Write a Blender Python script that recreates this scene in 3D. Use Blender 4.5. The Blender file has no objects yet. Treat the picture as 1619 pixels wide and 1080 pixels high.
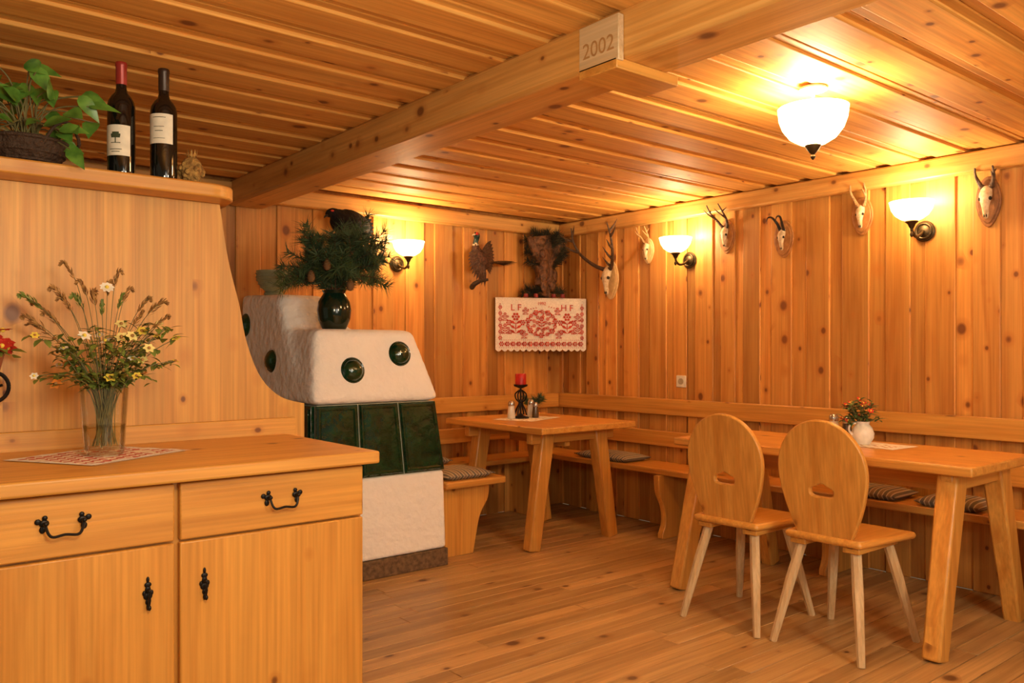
import bpy, bmesh, math, random
from mathutils import Vector, Matrix
random.seed(7)
C = bpy.context.scene.collection
PI = math.pi
R = math.radians
U = random.uniform

# ------------------------------------------------------------------ materials
def nt(name):
    m = bpy.data.materials.new(name); m.use_nodes = True
    t = m.node_tree
    return m, t, t.nodes['Principled BSDF'], t.nodes['Material Output']

def setp(b, **k):
    for n, v in k.items():
        n = n.replace('_', ' ')
        if n in b.inputs: b.inputs[n].default_value = v

def c4(c): return (c[0], c[1], c[2], 1)

def mat(name, col, rough=.5, metal=0., bump=0., bscale=30., vary=None, spec=.5):
    m, t, b, o = nt(name)
    setp(b, Base_Color=c4(col), Roughness=rough, Metallic=metal)
    b.inputs['Specular IOR Level'].default_value = spec
    tc = t.nodes.new('ShaderNodeTexCoord')
    n = t.nodes.new('ShaderNodeTexNoise'); n.inputs['Scale'].default_value = bscale; n.inputs['Detail'].default_value = 4
    t.links.new(tc.outputs['Object'], n.inputs['Vector'])
    if vary is None: vary = tuple(x*.82 for x in col)
    r = t.nodes.new('ShaderNodeValToRGB')
    r.color_ramp.elements[0].position = .35; r.color_ramp.elements[0].color = c4(vary)
    r.color_ramp.elements[1].position = .65; r.color_ramp.elements[1].color = c4(col)
    t.links.new(n.outputs['Fac'], r.inputs['Fac']); t.links.new(r.outputs['Color'], b.inputs['Base Color'])
    if bump:
        bp = t.nodes.new('ShaderNodeBump'); bp.inputs['Strength'].default_value = bump; bp.inputs['Distance'].default_value = .02
        t.links.new(n.outputs['Fac'], bp.inputs['Height']); t.links.new(bp.outputs['Normal'], b.inputs['Normal'])
    return m

_w = {}
def wood(kind, g):
    key = kind + g
    if key in _w: return _w[key]
    P = dict(
        wall=((.75,.355,.078), (.57,.22,.038), 1.15, .46, .42),
        ceil=((.82,.43,.105), (.67,.295,.058), .9, .60, .20),
        beam=((.75,.41,.115), (.61,.285,.060), .9, .48, .1),
        floor=((.61,.385,.155), (.42,.240,.088), .5, .38, .30),
        furn=((.72,.36,.076), (.58,.245,.042), .35, .36, .10),
        cab=((.69,.33,.060), (.56,.24,.038), .7, .40, .10),
        panel=((.74,.38,.075), (.62,.285,.052), 1.0, .45, .14),
        leg=((.70,.53,.31), (.58,.38,.18), .1, .5, .1),
    )[kind]
    c1, c2, kn, rough, vary = P
    m, t, b, o = nt('pine_%s_%s' % (kind, g)); N = t.nodes.new; L = t.links.new
    tc = N('ShaderNodeTexCoord'); ge = N('ShaderNodeNewGeometry')
    sc = N('ShaderNodeVectorMath'); sc.operation = 'SCALE'; sc.inputs[0].default_value = (37, 21, 53)
    L(ge.outputs['Random Per Island'], sc.inputs['Scale'])
    ad = N('ShaderNodeVectorMath'); ad.operation = 'ADD'
    L(tc.outputs['Object'], ad.inputs[0]); L(sc.outputs[0], ad.inputs[1])
    def mp(a, c):
        q = N('ShaderNodeMapping'); i = 'XYZ'.index(g); s = [c, c, c]; s[i] = a
        q.inputs['Scale'].default_value = s; L(ad.outputs[0], q.inputs['Vector']); return q
    def noise(q, s, d, dist=0):
        n = N('ShaderNodeTexNoise'); n.inputs['Scale'].default_value = s; n.inputs['Detail'].default_value = d
        n.inputs['Distortion'].default_value = dist; L(q.outputs[0], n.inputs['Vector']); return n
    n1 = noise(mp(.5, 8), 2.2, 4, .8)
    rp = N('ShaderNodeValToRGB'); e = rp.color_ramp.elements
    e[0].position = .32; e[0].color = c4(c2); e[1].position = .62; e[1].color = c4(c1)
    L(n1.outputs['Fac'], rp.inputs['Fac'])
    n2 = noise(mp(1.2, 70), 1.5, 3)
    mr = N('ShaderNodeMapRange'); mr.inputs['From Min'].default_value = .3; mr.inputs['From Max'].default_value = .7
    mr.inputs['To Min'].default_value = .82; mr.inputs['To Max'].default_value = 1.06
    L(n2.outputs['Fac'], mr.inputs['Value'])
    ir = N('ShaderNodeMapRange'); ir.inputs['To Min'].default_value = 1-vary; ir.inputs['To Max'].default_value = 1+vary*.35
    L(ge.outputs['Random Per Island'], ir.inputs['Value'])
    mu = N('ShaderNodeMath'); mu.operation = 'MULTIPLY'; L(mr.outputs[0], mu.inputs[0]); L(ir.outputs[0], mu.inputs[1])
    vm = N('ShaderNodeVectorMath'); vm.operation = 'SCALE'; L(rp.outputs['Color'], vm.inputs[0]); L(mu.outputs[0], vm.inputs['Scale'])
    # knots of varied size: dark core with a softer reddish halo
    vo = N('ShaderNodeTexVoronoi'); vo.inputs['Scale'].default_value = 1; L(mp(8.0, 10.5).outputs[0], vo.inputs['Vector'])
    sp = N('ShaderNodeSeparateColor'); L(vo.outputs['Color'], sp.inputs[0])
    gt = N('ShaderNodeMath'); gt.operation = 'GREATER_THAN'; gt.inputs[1].default_value = 1-.50*kn; L(sp.outputs[0], gt.inputs[0])
    sz = N('ShaderNodeMath'); sz.operation = 'MULTIPLY_ADD'; sz.inputs[1].default_value = -1.5; sz.inputs[2].default_value = 2.2; L(sp.outputs[1], sz.inputs[0])
    di = N('ShaderNodeMath'); di.operation = 'MULTIPLY'; L(vo.outputs['Distance'], di.inputs[0]); L(sz.outputs[0], di.inputs[1])
    def layer(prev, lo, hi, s, col):
        k = N('ShaderNodeMapRange'); k.inputs['From Min'].default_value = lo; k.inputs['From Max'].default_value = hi
        k.inputs['To Min'].default_value = s; k.inputs['To Max'].default_value = 0; L(di.outputs[0], k.inputs['Value'])
        km = N('ShaderNodeMath'); km.operation = 'MULTIPLY'; L(k.outputs[0], km.inputs[0]); L(gt.outputs[0], km.inputs[1])
        mx = N('ShaderNodeMix'); mx.data_type = 'RGBA'
        L(km.outputs[0], mx.inputs['Factor']); L(prev, mx.inputs['A']); mx.inputs['B'].default_value = c4(col)
        return mx.outputs['Result']
    o1 = layer(vm.outputs[0], .16, .42, .6, (c2[0]*.75, c2[1]*.60, c2[2]*.5))
    o2 = layer(o1, .13, .22, .88, (c2[0]*.26, c2[1]*.18, c2[2]*.22))
    L(o2, b.inputs['Base Color'])
    b.inputs['Roughness'].default_value = rough
    if kind == 'ceil': b.inputs['Specular IOR Level'].default_value = .3
    bp = N('ShaderNodeBump'); bp.inputs['Strength'].default_value = .12; bp.inputs['Distance'].default_value = .004
    L(n2.outputs['Fac'], bp.inputs['Height']); L(bp.outputs['Normal'], b.inputs['Normal'])
    _w[key] = m
    return m

def glassmat(name, tint, g=.12):
    m, t, b, o = nt(name); t.nodes.remove(b)
    tr = t.nodes.new('ShaderNodeBsdfTransparent'); tr.inputs[0].default_value = c4(tint)
    gl = t.nodes.new('ShaderNodeBsdfGlossy'); gl.inputs['Roughness'].default_value = .04
    lw = t.nodes.new('ShaderNodeLayerWeight'); lw.inputs['Blend'].default_value = .2
    ma = t.nodes.new('ShaderNodeMath'); ma.operation = 'MULTIPLY_ADD'; ma.inputs[1].default_value = .6; ma.inputs[2].default_value = g*.3
    mx = t.nodes.new('ShaderNodeMixShader')
    t.links.new(lw.outputs['Fresnel'], ma.inputs[0]); t.links.new(ma.outputs[0], mx.inputs[0])
    t.links.new(tr.outputs[0], mx.inputs[1]); t.links.new(gl.outputs[0], mx.inputs[2]); t.links.new(mx.outputs[0], o.inputs[0])
    return m

def shademat(name, strength):
    m, t, b, o = nt(name); t.nodes.remove(b)
    tr = t.nodes.new('ShaderNodeBsdfTransparent'); tl = t.nodes.new('ShaderNodeBsdfTranslucent')
    tl.inputs[0].default_value = (.85, .72, .50, 1)
    mx = t.nodes.new('ShaderNodeMixShader'); mx.inputs[0].default_value = .5
    em = t.nodes.new('ShaderNodeEmission'); em.inputs['Strength'].default_value = strength
    tc = t.nodes.new('ShaderNodeTexCoord'); n = t.nodes.new('ShaderNodeTexNoise'); n.inputs['Scale'].default_value = 14
    t.links.new(tc.outputs['Object'], n.inputs['Vector'])
    r = t.nodes.new('ShaderNodeValToRGB'); r.color_ramp.elements[0].color = (1, .56, .18, 1); r.color_ramp.elements[1].color = (1, .82, .46, 1)
    r.color_ramp.elements[0].position = .3; r.color_ramp.elements[1].position = .6
    t.links.new(n.outputs['Fac'], r.inputs[0]); t.links.new(r.outputs[0], em.inputs[0])
    ad = t.nodes.new('ShaderNodeAddShader')
    t.links.new(tr.outputs[0], mx.inputs[1]); t.links.new(tl.outputs[0], mx.inputs[2])
    t.links.new(mx.outputs[0], ad.inputs[0]); t.links.new(em.outputs[0], ad.inputs[1]); t.links.new(ad.outputs[0], o.inputs[0])
    return m

def stripemat(name, cols, scale, axis='X'):
    m, t, b, o = nt(name)
    tc = t.nodes.new('ShaderNodeTexCoord'); w = t.nodes.new('ShaderNodeTexWave'); w.bands_direction = axis
    w.inputs['Scale'].default_value = scale; t.links.new(tc.outputs['Object'], w.inputs[0])
    r = t.nodes.new('ShaderNodeValToRGB'); r.color_ramp.interpolation = 'CONSTANT'
    r.color_ramp.elements[0].color = c4(cols[0]); r.color_ramp.elements[1].color = c4(cols[1]); r.color_ramp.elements[1].position = .3
    e = r.color_ramp.elements.new(.7); e.color = c4(cols[2])
    t.links.new(w.outputs['Color'], r.inputs[0]); t.links.new(r.outputs[0], b.inputs['Base Color']); setp(b, Roughness=.9)
    return m

def checkmat(name, a, bb, scale, p=.45):
    m, t, b, o = nt(name)
    tc = t.nodes.new('ShaderNodeTexCoord'); k = t.nodes.new('ShaderNodeTexChecker'); k.inputs['Scale'].default_value = scale
    k.inputs[1].default_value = c4(a); k.inputs[2].default_value = c4(bb)
    n = t.nodes.new('ShaderNodeTexNoise'); n.inputs['Scale'].default_value = 18
    t.links.new(tc.outputs['Object'], n.inputs[0]); t.links.new(tc.outputs['Object'], k.inputs[0])
    r = t.nodes.new('ShaderNodeValToRGB'); r.color_ramp.elements[0].position = p; r.color_ramp.elements[1].position = p+.05
    t.links.new(n.outputs['Fac'], r.inputs[0])
    mx = t.nodes.new('ShaderNodeMix'); mx.data_type = 'RGBA'; t.links.new(r.outputs[0], mx.inputs['Factor'])
    t.links.new(k.outputs[0], mx.inputs['A']); mx.inputs['B'].default_value = c4(bb)
    t.links.new(mx.outputs['Result'], b.inputs['Base Color']); setp(b, Roughness=.95)
    return m

PLASTER = mat('white_plaster', (.975,.97,.94), .85, bump=.7, bscale=20, vary=(.96,.95,.91))
GREEN = mat('green_glaze', (.005,.052,.019), .05, bump=.4, bscale=18, vary=(.002,.020,.008), spec=.9)
PLINTH = mat('brown_stone', (.22,.13,.06), .8, bump=.4, bscale=40, vary=(.10,.06,.03))
IRON = mat('black_iron', (.015,.013,.012), .45, .6)
BRONZE = mat('dark_bronze', (.07,.045,.02), .4, .7)
CREAM = mat('cream_cloth', (.90,.85,.77), .95, bump=.1, bscale=120)
RED = mat('red_thread', (.55,.060,.035), .9)
REDWAX = mat('red_wax', (.50,.012,.01), .4)
REDDK = mat('dark_red_wax', (.22,.012,.01), .5)
BONE = mat('bone', (.72,.60,.42), .6, bscale=50, vary=(.50,.36,.20))
SOCKET = mat('eye_hollow', (.03,.02,.01), .9)
ANTLER = mat('antler', (.10,.05,.022), .6, bump=.4, bscale=80, vary=(.05,.025,.012))
ANTLERP = mat('antler_pale', (.45,.25,.09), .6, bump=.4, bscale=80, vary=(.25,.13,.05))
HORN = mat('black_horn', (.02,.014,.01), .4, bump=.2, bscale=90)
PLQ = mat('plaque_brown', (.30,.12,.035), .5, bscale=40, vary=(.18,.07,.02))
PLQM = mat('plaque_tan', (.46,.21,.06), .5, bscale=40, vary=(.32,.13,.035))
PLQL = mat('plaque_pale', (.74,.52,.25), .5, bscale=40, vary=(.60,.40,.17))
PINEG = mat('pine_needles', (.080,.135,.045), .6, bscale=9, vary=(.030,.065,.028))
PINED = mat('dried_pine_needles', (.045,.042,.018), .7, bscale=9, vary=(.022,.020,.010))
TWIG = mat('twig_bark', (.12,.06,.025), .85, bscale=60)
LEAF = mat('pothos_leaf', (.13,.30,.04), .35, bscale=25, vary=(.045,.14,.018))
LEAF2 = mat('meadow_leaf', (.23,.29,.045), .6, bscale=25, vary=(.11,.155,.025))
STEMG = mat('green_stem', (.17,.15,.05), .6)
DRYG = mat('dry_grass', (.44,.23,.06), .8, bscale=60, vary=(.24,.11,.03))
YELLOW = mat('yellow_petal', (.88,.66,.08), .6)
PALEY = mat('pale_yellow_petal', (.88,.76,.28), .6)
ORANGE = mat('orange_petal', (.70,.22,.03), .6)
WHITEP = mat('white_petal', (.90,.86,.72), .6)
REDP = mat('red_petal', (.55,.03,.015), .6)
BOTTLE = mat('dark_bottle', (.006,.006,.005), .06, spec=.7)
PAPER = mat('paper_label', (.84,.80,.66), .8)
PRINT = mat('label_print', (.05,.07,.03), .8)
CAPR = mat('red_capsule', (.35,.03,.02), .35, .2)
CAPB = mat('dark_capsule', (.05,.025,.015), .35, .3)
WICKER = mat('dark_wicker', (.05,.025,.012), .75, bump=.8, bscale=60)
STRAW = mat('straw', (.46,.27,.07), .85, bump=.9, bscale=50, vary=(.20,.10,.02))
GLASS = glassmat('clear_glass', (.975,.98,.96))
SHADE = shademat('lamp_glass', 1.0)
SHADE2 = shademat('ceiling_lamp_glass', 1.5)
VASEG = mat('vase_glaze', (.006,.022,.012), .12, spec=.6)
PORC = mat('porcelain', (.86,.83,.74), .3)
BOWLM = mat('celadon', (.34,.40,.26), .35)
CHROME = mat('steel', (.6,.6,.6), .25, .9)
FEBLK = mat('black_feather', (.010,.009,.010), .8, bump=.6, bscale=50, spec=.15)
FEBRN = mat('pheasant_feather', (.13,.045,.016), .6, bump=.6, bscale=70, vary=(.035,.014,.008))
FEGRN = mat('pheasant_neck', (.012,.04,.035), .4)
FETAN = mat('tail_feather', (.13,.065,.028), .6, bscale=60, vary=(.04,.02,.012))
CUSH = stripemat('striped_cushion', ((.24,.17,.10), (.50,.42,.28), (.14,.12,.09)), 7)
MATW = checkmat('woven_red', (.52,.06,.03), (.84,.72,.54), 46, .56)
RUN = checkmat('runner_weave', (.55,.33,.20), (.86,.80,.68), 50)
PLASTIC = mat('switch_plastic', (.84,.80,.66), .4)
CARVE = mat('carved_root', (.20,.080,.025), .6, bump=.8, bscale=30, vary=(.06,.024,.010))

# ------------------------------------------------------------------ mesh builder
class MB:
    def __init__(s): s.v = []; s.f = []; s.m = []
    def add(s, vs, fs, mi=0):
        o = len(s.v); s.v += [tuple(v) for v in vs]
        for f in fs: s.f.append(tuple(i+o for i in f)); s.m.append(mi)
        return s
    def hexa(s, p, mi=0):
        return s.add(p, [(0,3,2,1), (4,5,6,7), (0,1,5,4), (1,2,6,5), (2,3,7,6), (3,0,4,7)], mi)
    def box(s, a, b, mi=0):
        x0,y0,z0 = a; x1,y1,z1 = b
        return s.hexa([(x0,y0,z0),(x1,y0,z0),(x1,y1,z0),(x0,y1,z0),(x0,y0,z1),(x1,y0,z1),(x1,y1,z1),(x0,y1,z1)], mi)
    def bar(s, p, q, a, b, ref=(0,1,0), a2=None, b2=None, mi=0):
        p = Vector(p); q = Vector(q); t = (q-p).normalized(); u = Vector(ref); u = (u-t*u.dot(t)).normalized(); w = t.cross(u)
        if a2 is None: a2 = a; b2 = b
        vs = [p-u*a-w*b, p+u*a-w*b, p+u*a+w*b, p-u*a+w*b, q-u*a2-w*b2, q+u*a2-w*b2, q+u*a2+w*b2, q-u*a2+w*b2]
        return s.hexa(vs, mi)
    def tube(s, pts, rad, n=8, mi=0, ref=None):
        P = [Vector(p) for p in pts]; k = len(P)
        if not isinstance(rad, (list, tuple)): rad = [rad]*k
        rf = Vector(ref) if ref else None; vs = []; fs = []
        for i in range(k):
            t = (P[min(i+1,k-1)]-P[max(i-1,0)])
            t = t.normalized() if t.length > 1e-9 else Vector((0,0,1))
            if rf is None:
                rf = Vector((0,0,1)) if abs(t.z) < .9 else Vector((1,0,0))
            u = rf-t*rf.dot(t)
            if u.length < 1e-5: u = t.orthogonal()
            u.normalize(); w = t.cross(u)
            if not ref: rf = u
            r = rad[i]; ra, rb = r if isinstance(r, tuple) else (r, r)
            for j in range(n):
                a = 2*PI*j/n; vs.append(P[i]+u*(ra*math.cos(a))+w*(rb*math.sin(a)))
        for i in range(k-1):
            for j in range(n):
                fs.append((i*n+j, i*n+(j+1)%n, (i+1)*n+(j+1)%n, (i+1)*n+j))
        fs.append(tuple(range(n-1,-1,-1))); fs.append(tuple((k-1)*n+j for j in range(n)))
        return s.add(vs, fs, mi)
    def lathe(s, prof, n=24, c=(0,0,0), M=None, mi=0, cap=True):
        vs = []; fs = []; k = len(prof); c = Vector(c)
        for r, z in prof:
            r = max(r, .0004)
            for j in range(n):
                a = 2*PI*j/n; p = Vector((r*math.cos(a), r*math.sin(a), z))
                vs.append((M @ p if M else p)+c)
        for i in range(k-1):
            for j in range(n): fs.append((i*n+j, i*n+(j+1)%n, (i+1)*n+(j+1)%n, (i+1)*n+j))
        if cap: fs.append(tuple(range(n-1,-1,-1))); fs.append(tuple((k-1)*n+j for j in range(n)))
        return s.add(vs, fs, mi)
    def ball(s, c, r, n=12, k=7, mi=0, M=None):
        if not isinstance(r, (tuple, list)): r = (r, r, r)
        prof = [(math.sin(PI*i/k), -math.cos(PI*i/k)) for i in range(k+1)]
        S = Matrix.Diagonal(r)
        return s.lathe(prof, n, c, (M @ S) if M else S, mi)
    def prism(s, loop, off, mi=0):
        n = len(loop); off = Vector(off); A = [Vector(p) for p in loop]; B = [p+off for p in A]
        fs = [tuple(range(n-1,-1,-1)), tuple(range(n,2*n))]+[(i,(i+1)%n,n+(i+1)%n,n+i) for i in range(n)]
        return s.add(A+B, fs, mi)
    def ring(s, outer, inner, off, mi=0):
        n = len(outer); off = Vector(off)
        O = [Vector(p) for p in outer]; I = [Vector(p) for p in inner]
        vs = O+I+[p+off for p in O]+[p+off for p in I]; fs = []
        for i in range(n):
            j = (i+1)%n
            fs += [(i,n+i,n+j,j), (2*n+i,2*n+j,3*n+j,3*n+i), (i,j,2*n+j,2*n+i), (n+i,3*n+i,3*n+j,n+j)]
        return s.add(vs, fs, mi)
    def leaf(s, base, d, nrm, L, W, mi=0, droop=.25, heart=False):
        b = Vector(base); d = Vector(d).normalized(); nrm = Vector(nrm); nrm = nrm-d*nrm.dot(d)
        nrm = nrm.normalized() if nrm.length > 1e-4 else d.orthogonal().normalized()
        sd = d.cross(nrm)
        pr = [(0,.12),(.12,.75),(.3,1),(.55,.85),(.8,.42),(1,.02)] if heart else [(0,.08),(.25,.7),(.5,1),(.75,.7),(1,.02)]
        vs = []; fs = []
        for t, w in pr:
            c = b+d*(L*t)-nrm*(droop*L*t*t)
            vs += [c-sd*(W*w*.5)+nrm*(.12*W*w), c, c+sd*(W*w*.5)+nrm*(.12*W*w)]
        for i in range(len(pr)-1):
            a = i*3; fs += [(a,a+1,a+4,a+3), (a+1,a+2,a+5,a+4)]
        return s.add(vs, fs, mi)
    def build(s, name, mats, parent=None, bevel=0., seg=2, smooth=True, subd=0, ang=40):
        me = bpy.data.meshes.new(name); me.from_pydata(s.v, [], s.f)
        if not isinstance(mats, (list, tuple)): mats = [mats]
        for m in mats: me.materials.append(m)
        for p, i in zip(me.polygons, s.m): p.material_index = i
        bm = bmesh.new(); bm.from_mesh(me); bmesh.ops.recalc_face_normals(bm, faces=bm.faces); bm.to_mesh(me); bm.free()
        if smooth:
            me.polygons.foreach_set('use_smooth', [True]*len(me.polygons)); me.set_sharp_from_angle(angle=R(ang))
        o = bpy.data.objects.new(name, me); C.objects.link(o); o.parent = parent
        if bevel:
            b = o.modifiers.new('bevel', 'BEVEL'); b.width = bevel; b.segments = seg; b.limit_method = 'ANGLE'; b.angle_limit = R(35)
        if subd:
            b = o.modifiers.new('sub', 'SUBSURF'); b.levels = subd; b.render_levels = subd
        return o

def thing(name, label, cat, loc=(0,0,0), rz=0, group=None):
    o = bpy.data.objects.new(name, None); C.objects.link(o); o.empty_display_size = .1
    o.location = loc; o.rotation_euler = (0,0,rz); o['label'] = label; o['category'] = cat
    if group: o['group'] = group
    return o
def tag(o, label, cat, group=None):
    o['label'] = label; o['category'] = cat
    if group: o['group'] = group
    return o
def struct(o): o['kind'] = 'structure'; return o
def copytree(src, loc, rz, label):
    r = src.copy(); C.objects.link(r); r.location = loc; r.rotation_euler = (0,0,rz); r['label'] = label
    for ch in list(src.children):
        c = ch.copy(); C.objects.link(c); c.parent = r
        for g in list(ch.children):
            d = g.copy(); C.objects.link(d); d.parent = c
    return r
def text_mesh(name, body, size, m, parent, M, ext=.0006):
    cu = bpy.data.curves.new(name+'_curve', 'FONT'); cu.body = body; cu.size = size; cu.extrude = ext; cu.align_x = 'CENTER'; cu.align_y = 'CENTER'
    tmp = bpy.data.objects.new('tmp', cu); C.objects.link(tmp)
    me = bpy.data.meshes.new_from_object(tmp); bpy.data.objects.remove(tmp)
    me.transform(M); me.materials.clear(); me.materials.append(m)
    o = bpy.data.objects.new(name, me); C.objects.link(o); o.parent = parent
    return o
def pcurve(pts, n=8):
    P = [Vector(p) for p in pts]; out = []
    for i in range(len(P)-1):
        p0 = P[max(i-1,0)]; p1 = P[i]; p2 = P[i+1]; p3 = P[min(i+2,len(P)-1)]
        for j in range(n):
            t = j/n
            out.append(.5*((2*p1)+(p2-p0)*t+(2*p0-5*p1+4*p2-p3)*t*t+(3*p1-p0-3*p2+p3)*t*t*t))
    out.append(P[-1]); return out

# ------------------------------------------------------------------ room shell
XW, YW, ZC = 4.40, 4.80, 2.20
XL, YN = -1.6, -1.5
b = MB(); y = YN
while y < YW:
    w = .092; x = XL - U(0, 1.5)
    while x < XW:
        l = U(1.6, 3.2); a = max(x, XL); e = min(x+l, XW)
        if e-a > .02: b.box((a+.001, y+.0014, -.03), (e-.001, min(y+w, YW)-.0014, 0))
        x += l
    y += w
struct(b.build('floor', wood('floor', 'X'), bevel=.0018, seg=1))

b = MB(); b.box((XL,YN,ZC+.02), (XW+.1,YW+.1,ZC+.06)); y = YN+.10
while y < YW:
    b.box((XL, y-.115, ZC+.000+U(0,.003)), (XW, y+.115, ZC+.022))          # recessed board
    dz = U(-.002,.002); b.box((XL, y-.080, ZC-.011+dz), (XW, y+.070, ZC+.008))   # overlying board
    y += .23
struct(b.build('ceiling', wood('ceil', 'X'), bevel=.005, seg=2))

def boards(n0, n1, f):
    p = n0; i = 0
    while p < n1:
        w = U(.07, .125) if i % 2 == 0 else U(.09, .145); q = min(p+w, n1)
        f(p, q, i); p = q; i += 1
b = MB(); b.box((XW+.02,YN,0), (XW+.06,YW+.06,ZC+.03))
boards(YN, YW, lambda p,q,i: b.box((XW-(.012 if i%2 else 0), p-(.008 if i%2 else -.001), 0), (XW+.02, q+(.008 if i%2 else -.001), ZC)))
struct(b.build('wall_right', wood('wall', 'Z'), bevel=.005))
b = MB(); b.box((XL,YW+.02,0), (XW+.02,YW+.06,ZC+.03))
boards(XL, XW, lambda p,q,i: b.box((p-(.008 if i%2 else -.001), YW-(.012 if i%2 else 0), 0), (q+(.008 if i%2 else -.001), YW+.02, ZC)))
struct(b.build('wall_back', wood('wall', 'Z'), bevel=.005))
b = MB(); b.box((XW-.075,YN,ZC-.115), (XW-.0125,YW-.075,ZC-.014)); struct(b.build('trim_1', wood('beam', 'Y'), bevel=.01))
b = MB(); b.box((XL,YW-.075,ZC-.115), (XW-.0125,YW-.0125,ZC-.014)); struct(b.build('trim_2', wood('beam', 'X'), bevel=.01))
b = MB(); b.box((1.755,YN,2.05), (1.965,YW-.02,ZC-.002)); struct(b.build('trim_3', wood('beam', 'Y'), bevel=.014))

# partition with the curved right edge (stands behind the counter)
PT = 1.71
edge = pcurve([(1.02,2.86,PT), (1.05,2.86,1.52), (1.09,2.86,1.36), (1.115,2.86,1.235), (1.165,2.86,1.11), (1.24,2.86,1.035), (1.335,2.86,1.005)], 6)
b = MB(); x = -1.2
while x < 1.0:
    w = 2.22/24; b.box((x,2.86,0), (x+w,2.90,PT)); x += w
b.prism([(1.02,2.86,0),(1.335,2.86,0)]+[tuple(p) for p in reversed(edge)][:-1]+[(1.02,2.86,PT)], (0,.04,0))
struct(b.build('wall_left', wood('panel', 'Z')))

# ------------------------------------------------------------------ date block on the beam
t = thing('date_block', 'pale wooden block carved with the year, wrapped round the ceiling beam', 'date block', (1.755,1.72,2.04))
MB().box((-.024,-.082,0), (-.001,.082,.135)).build('face_board', wood('leg','Y'), t, bevel=.003)
MB().box((-.024,-.075,-.022), (.25,.082,.0095)).build('bottom_board', wood('furn','X'), t, bevel=.003)
CARV = mat('carved_line', (.42,.22,.07), .8)
Mx = Matrix(((0,0,-1,-.0245),(-1,0,0,0),(0,1,0,.055),(0,0,0,1)))
text_mesh('lettering', '2002', .066, CARV, t, Mx, .0003)

# ------------------------------------------------------------------ counter
t = thing('cabinet', 'low pine cabinet with two drawers over two doors and black iron fittings', 'cabinet', (.13,2.20,0))
b = MB(); b.box((0,.022,.06),(1.09,.62,.862)); b.box((.02,.06,0),(1.07,.60,.0598)); b.build('body', wood('cab','Z'), t, bevel=.002)
for i, x0 in enumerate((.004, .552)):
    x1 = x0+.534
    d = MB().box((x0,0,.708),(x1,.0215,.856)).build('drawer', wood('cab','X'), t, bevel=.004)
    cx = (x0+x1)/2+.01; z = .782; h = MB()
    def q(dx, y, dz): return (cx+dx*.82, y, z+dz*.8)
    h.tube(pcurve([q(-.05,-.018,.012),q(-.043,-.024,-.014),q(-.03,-.026,-.024),q(0,-.026,-.020),q(.03,-.026,-.024),q(.043,-.024,-.014),q(.05,-.018,.012)],5), .0034, 8)
    for s in (-1,1):
        h.tube([q(s*.05,.001,.014),q(s*.05,-.020,.014)], .004, 8)
        h.ball(q(s*.05,-.003,.014), (.011,.004,.009)); h.ball(q(s*.066,-.003,.02), (.007,.003,.007)); h.ball(q(s*.05,-.022,.016), .0055)
        h.ball(q(s*.054,-.003,-.004), (.007,.003,.009)); h.ball(q(s*.048,-.003,.03), (.006,.003,.006))
    h.build('handle', IRON, d)
    d = MB().box((x0,0,.068),(x1,.0215,.702)).build('door', wood('cab','Z'), t, bevel=.004)
    kx = x1-.066 if i == 0 else x0+.062; z = .580; h = MB(); f = .80
    for dz, rx, rz in ((.05,.005,.010),(.034,.011,.009),(.018,.009,.014),(-.002,.014,.012),(-.02,.008,.010),(-.036,.005,.012)):
        h.ball((kx,-.002,z+dz*f), (rx*f,.003,rz*f))
    for s in (-1,1): h.ball((kx+s*.011*f,-.002,z+.008*f), (.006*f,.003,.009*f))
    h.tube([(kx,.001,z+.018*f),(kx,-.014,z+.018*f)], .0035); h.ball((kx,-.016,z+.018*f), .005)
    h.tube([(kx,-.016,z+.014*f),(kx,-.017,z-.012*f),(kx,-.014,z-.032*f)], [.002,.004,.002]); h.ball((kx,-.015,z-.036*f), (.005,.005,.007))
    h.build('pull', IRON, d)
t = thing('worktop', 'continuous light pine worktop with upstand along its back, above the cabinet', 'worktop', (0,0,.8625))
MB().box((.08,2.165,0),(1.255,2.835,.0375)).build('board', wood('panel','X'), t, bevel=.007, seg=3)
MB().box((.08,2.835,0),(1.29,2.8595,.095)).build('upstand', wood('panel','X'), t, bevel=.003)

# cloth on the counter
cm = MB(); u = Vector((.848,.530,0)); v = Vector((-.530,.848,0)); ML, MW = .36, .31
def clothgrid(mb, u, v, L, W, nu, nv, z, brd):
    P = lambda i,j: u*(L*i/nu)+v*(W*j/nv)+Vector((0,0,z+.0012*math.sin(i*1.3)*math.sin(j*1.7)))
    for i in range(nu):
        for j in range(nv):
            mb.add([P(i,j),P(i+1,j),P(i+1,j+1),P(i,j+1)], [(0,1,2,3)], 1 if (i<brd or j<brd or i>=nu-brd or j>=nv-brd) else 0)
clothgrid(cm, u, v, ML, MW, 18, 15, .0015, 1)
for i in range(38):
    p = u*(ML*(i+.5)/38); cm.add([p+Vector((0,0,.002)), p+u*.006+Vector((0,0,.002)), p+u*.004-v*.014+Vector((0,0,.001))], [(0,1,2)], 1)
for i in range(32):
    p = u*ML+v*(MW*(i+.5)/32); cm.add([p+Vector((0,0,.002)), p+v*.006+Vector((0,0,.002)), p+v*.004+u*.014+Vector((0,0,.001))], [(0,1,2)], 1)
o = cm.build('table_mat', [MATW, CREAM]); o.location = (.505,2.35,.9005)
tag(o, 'red and cream woven mat with fringed edge lying on the worktop', 'mat')

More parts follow.
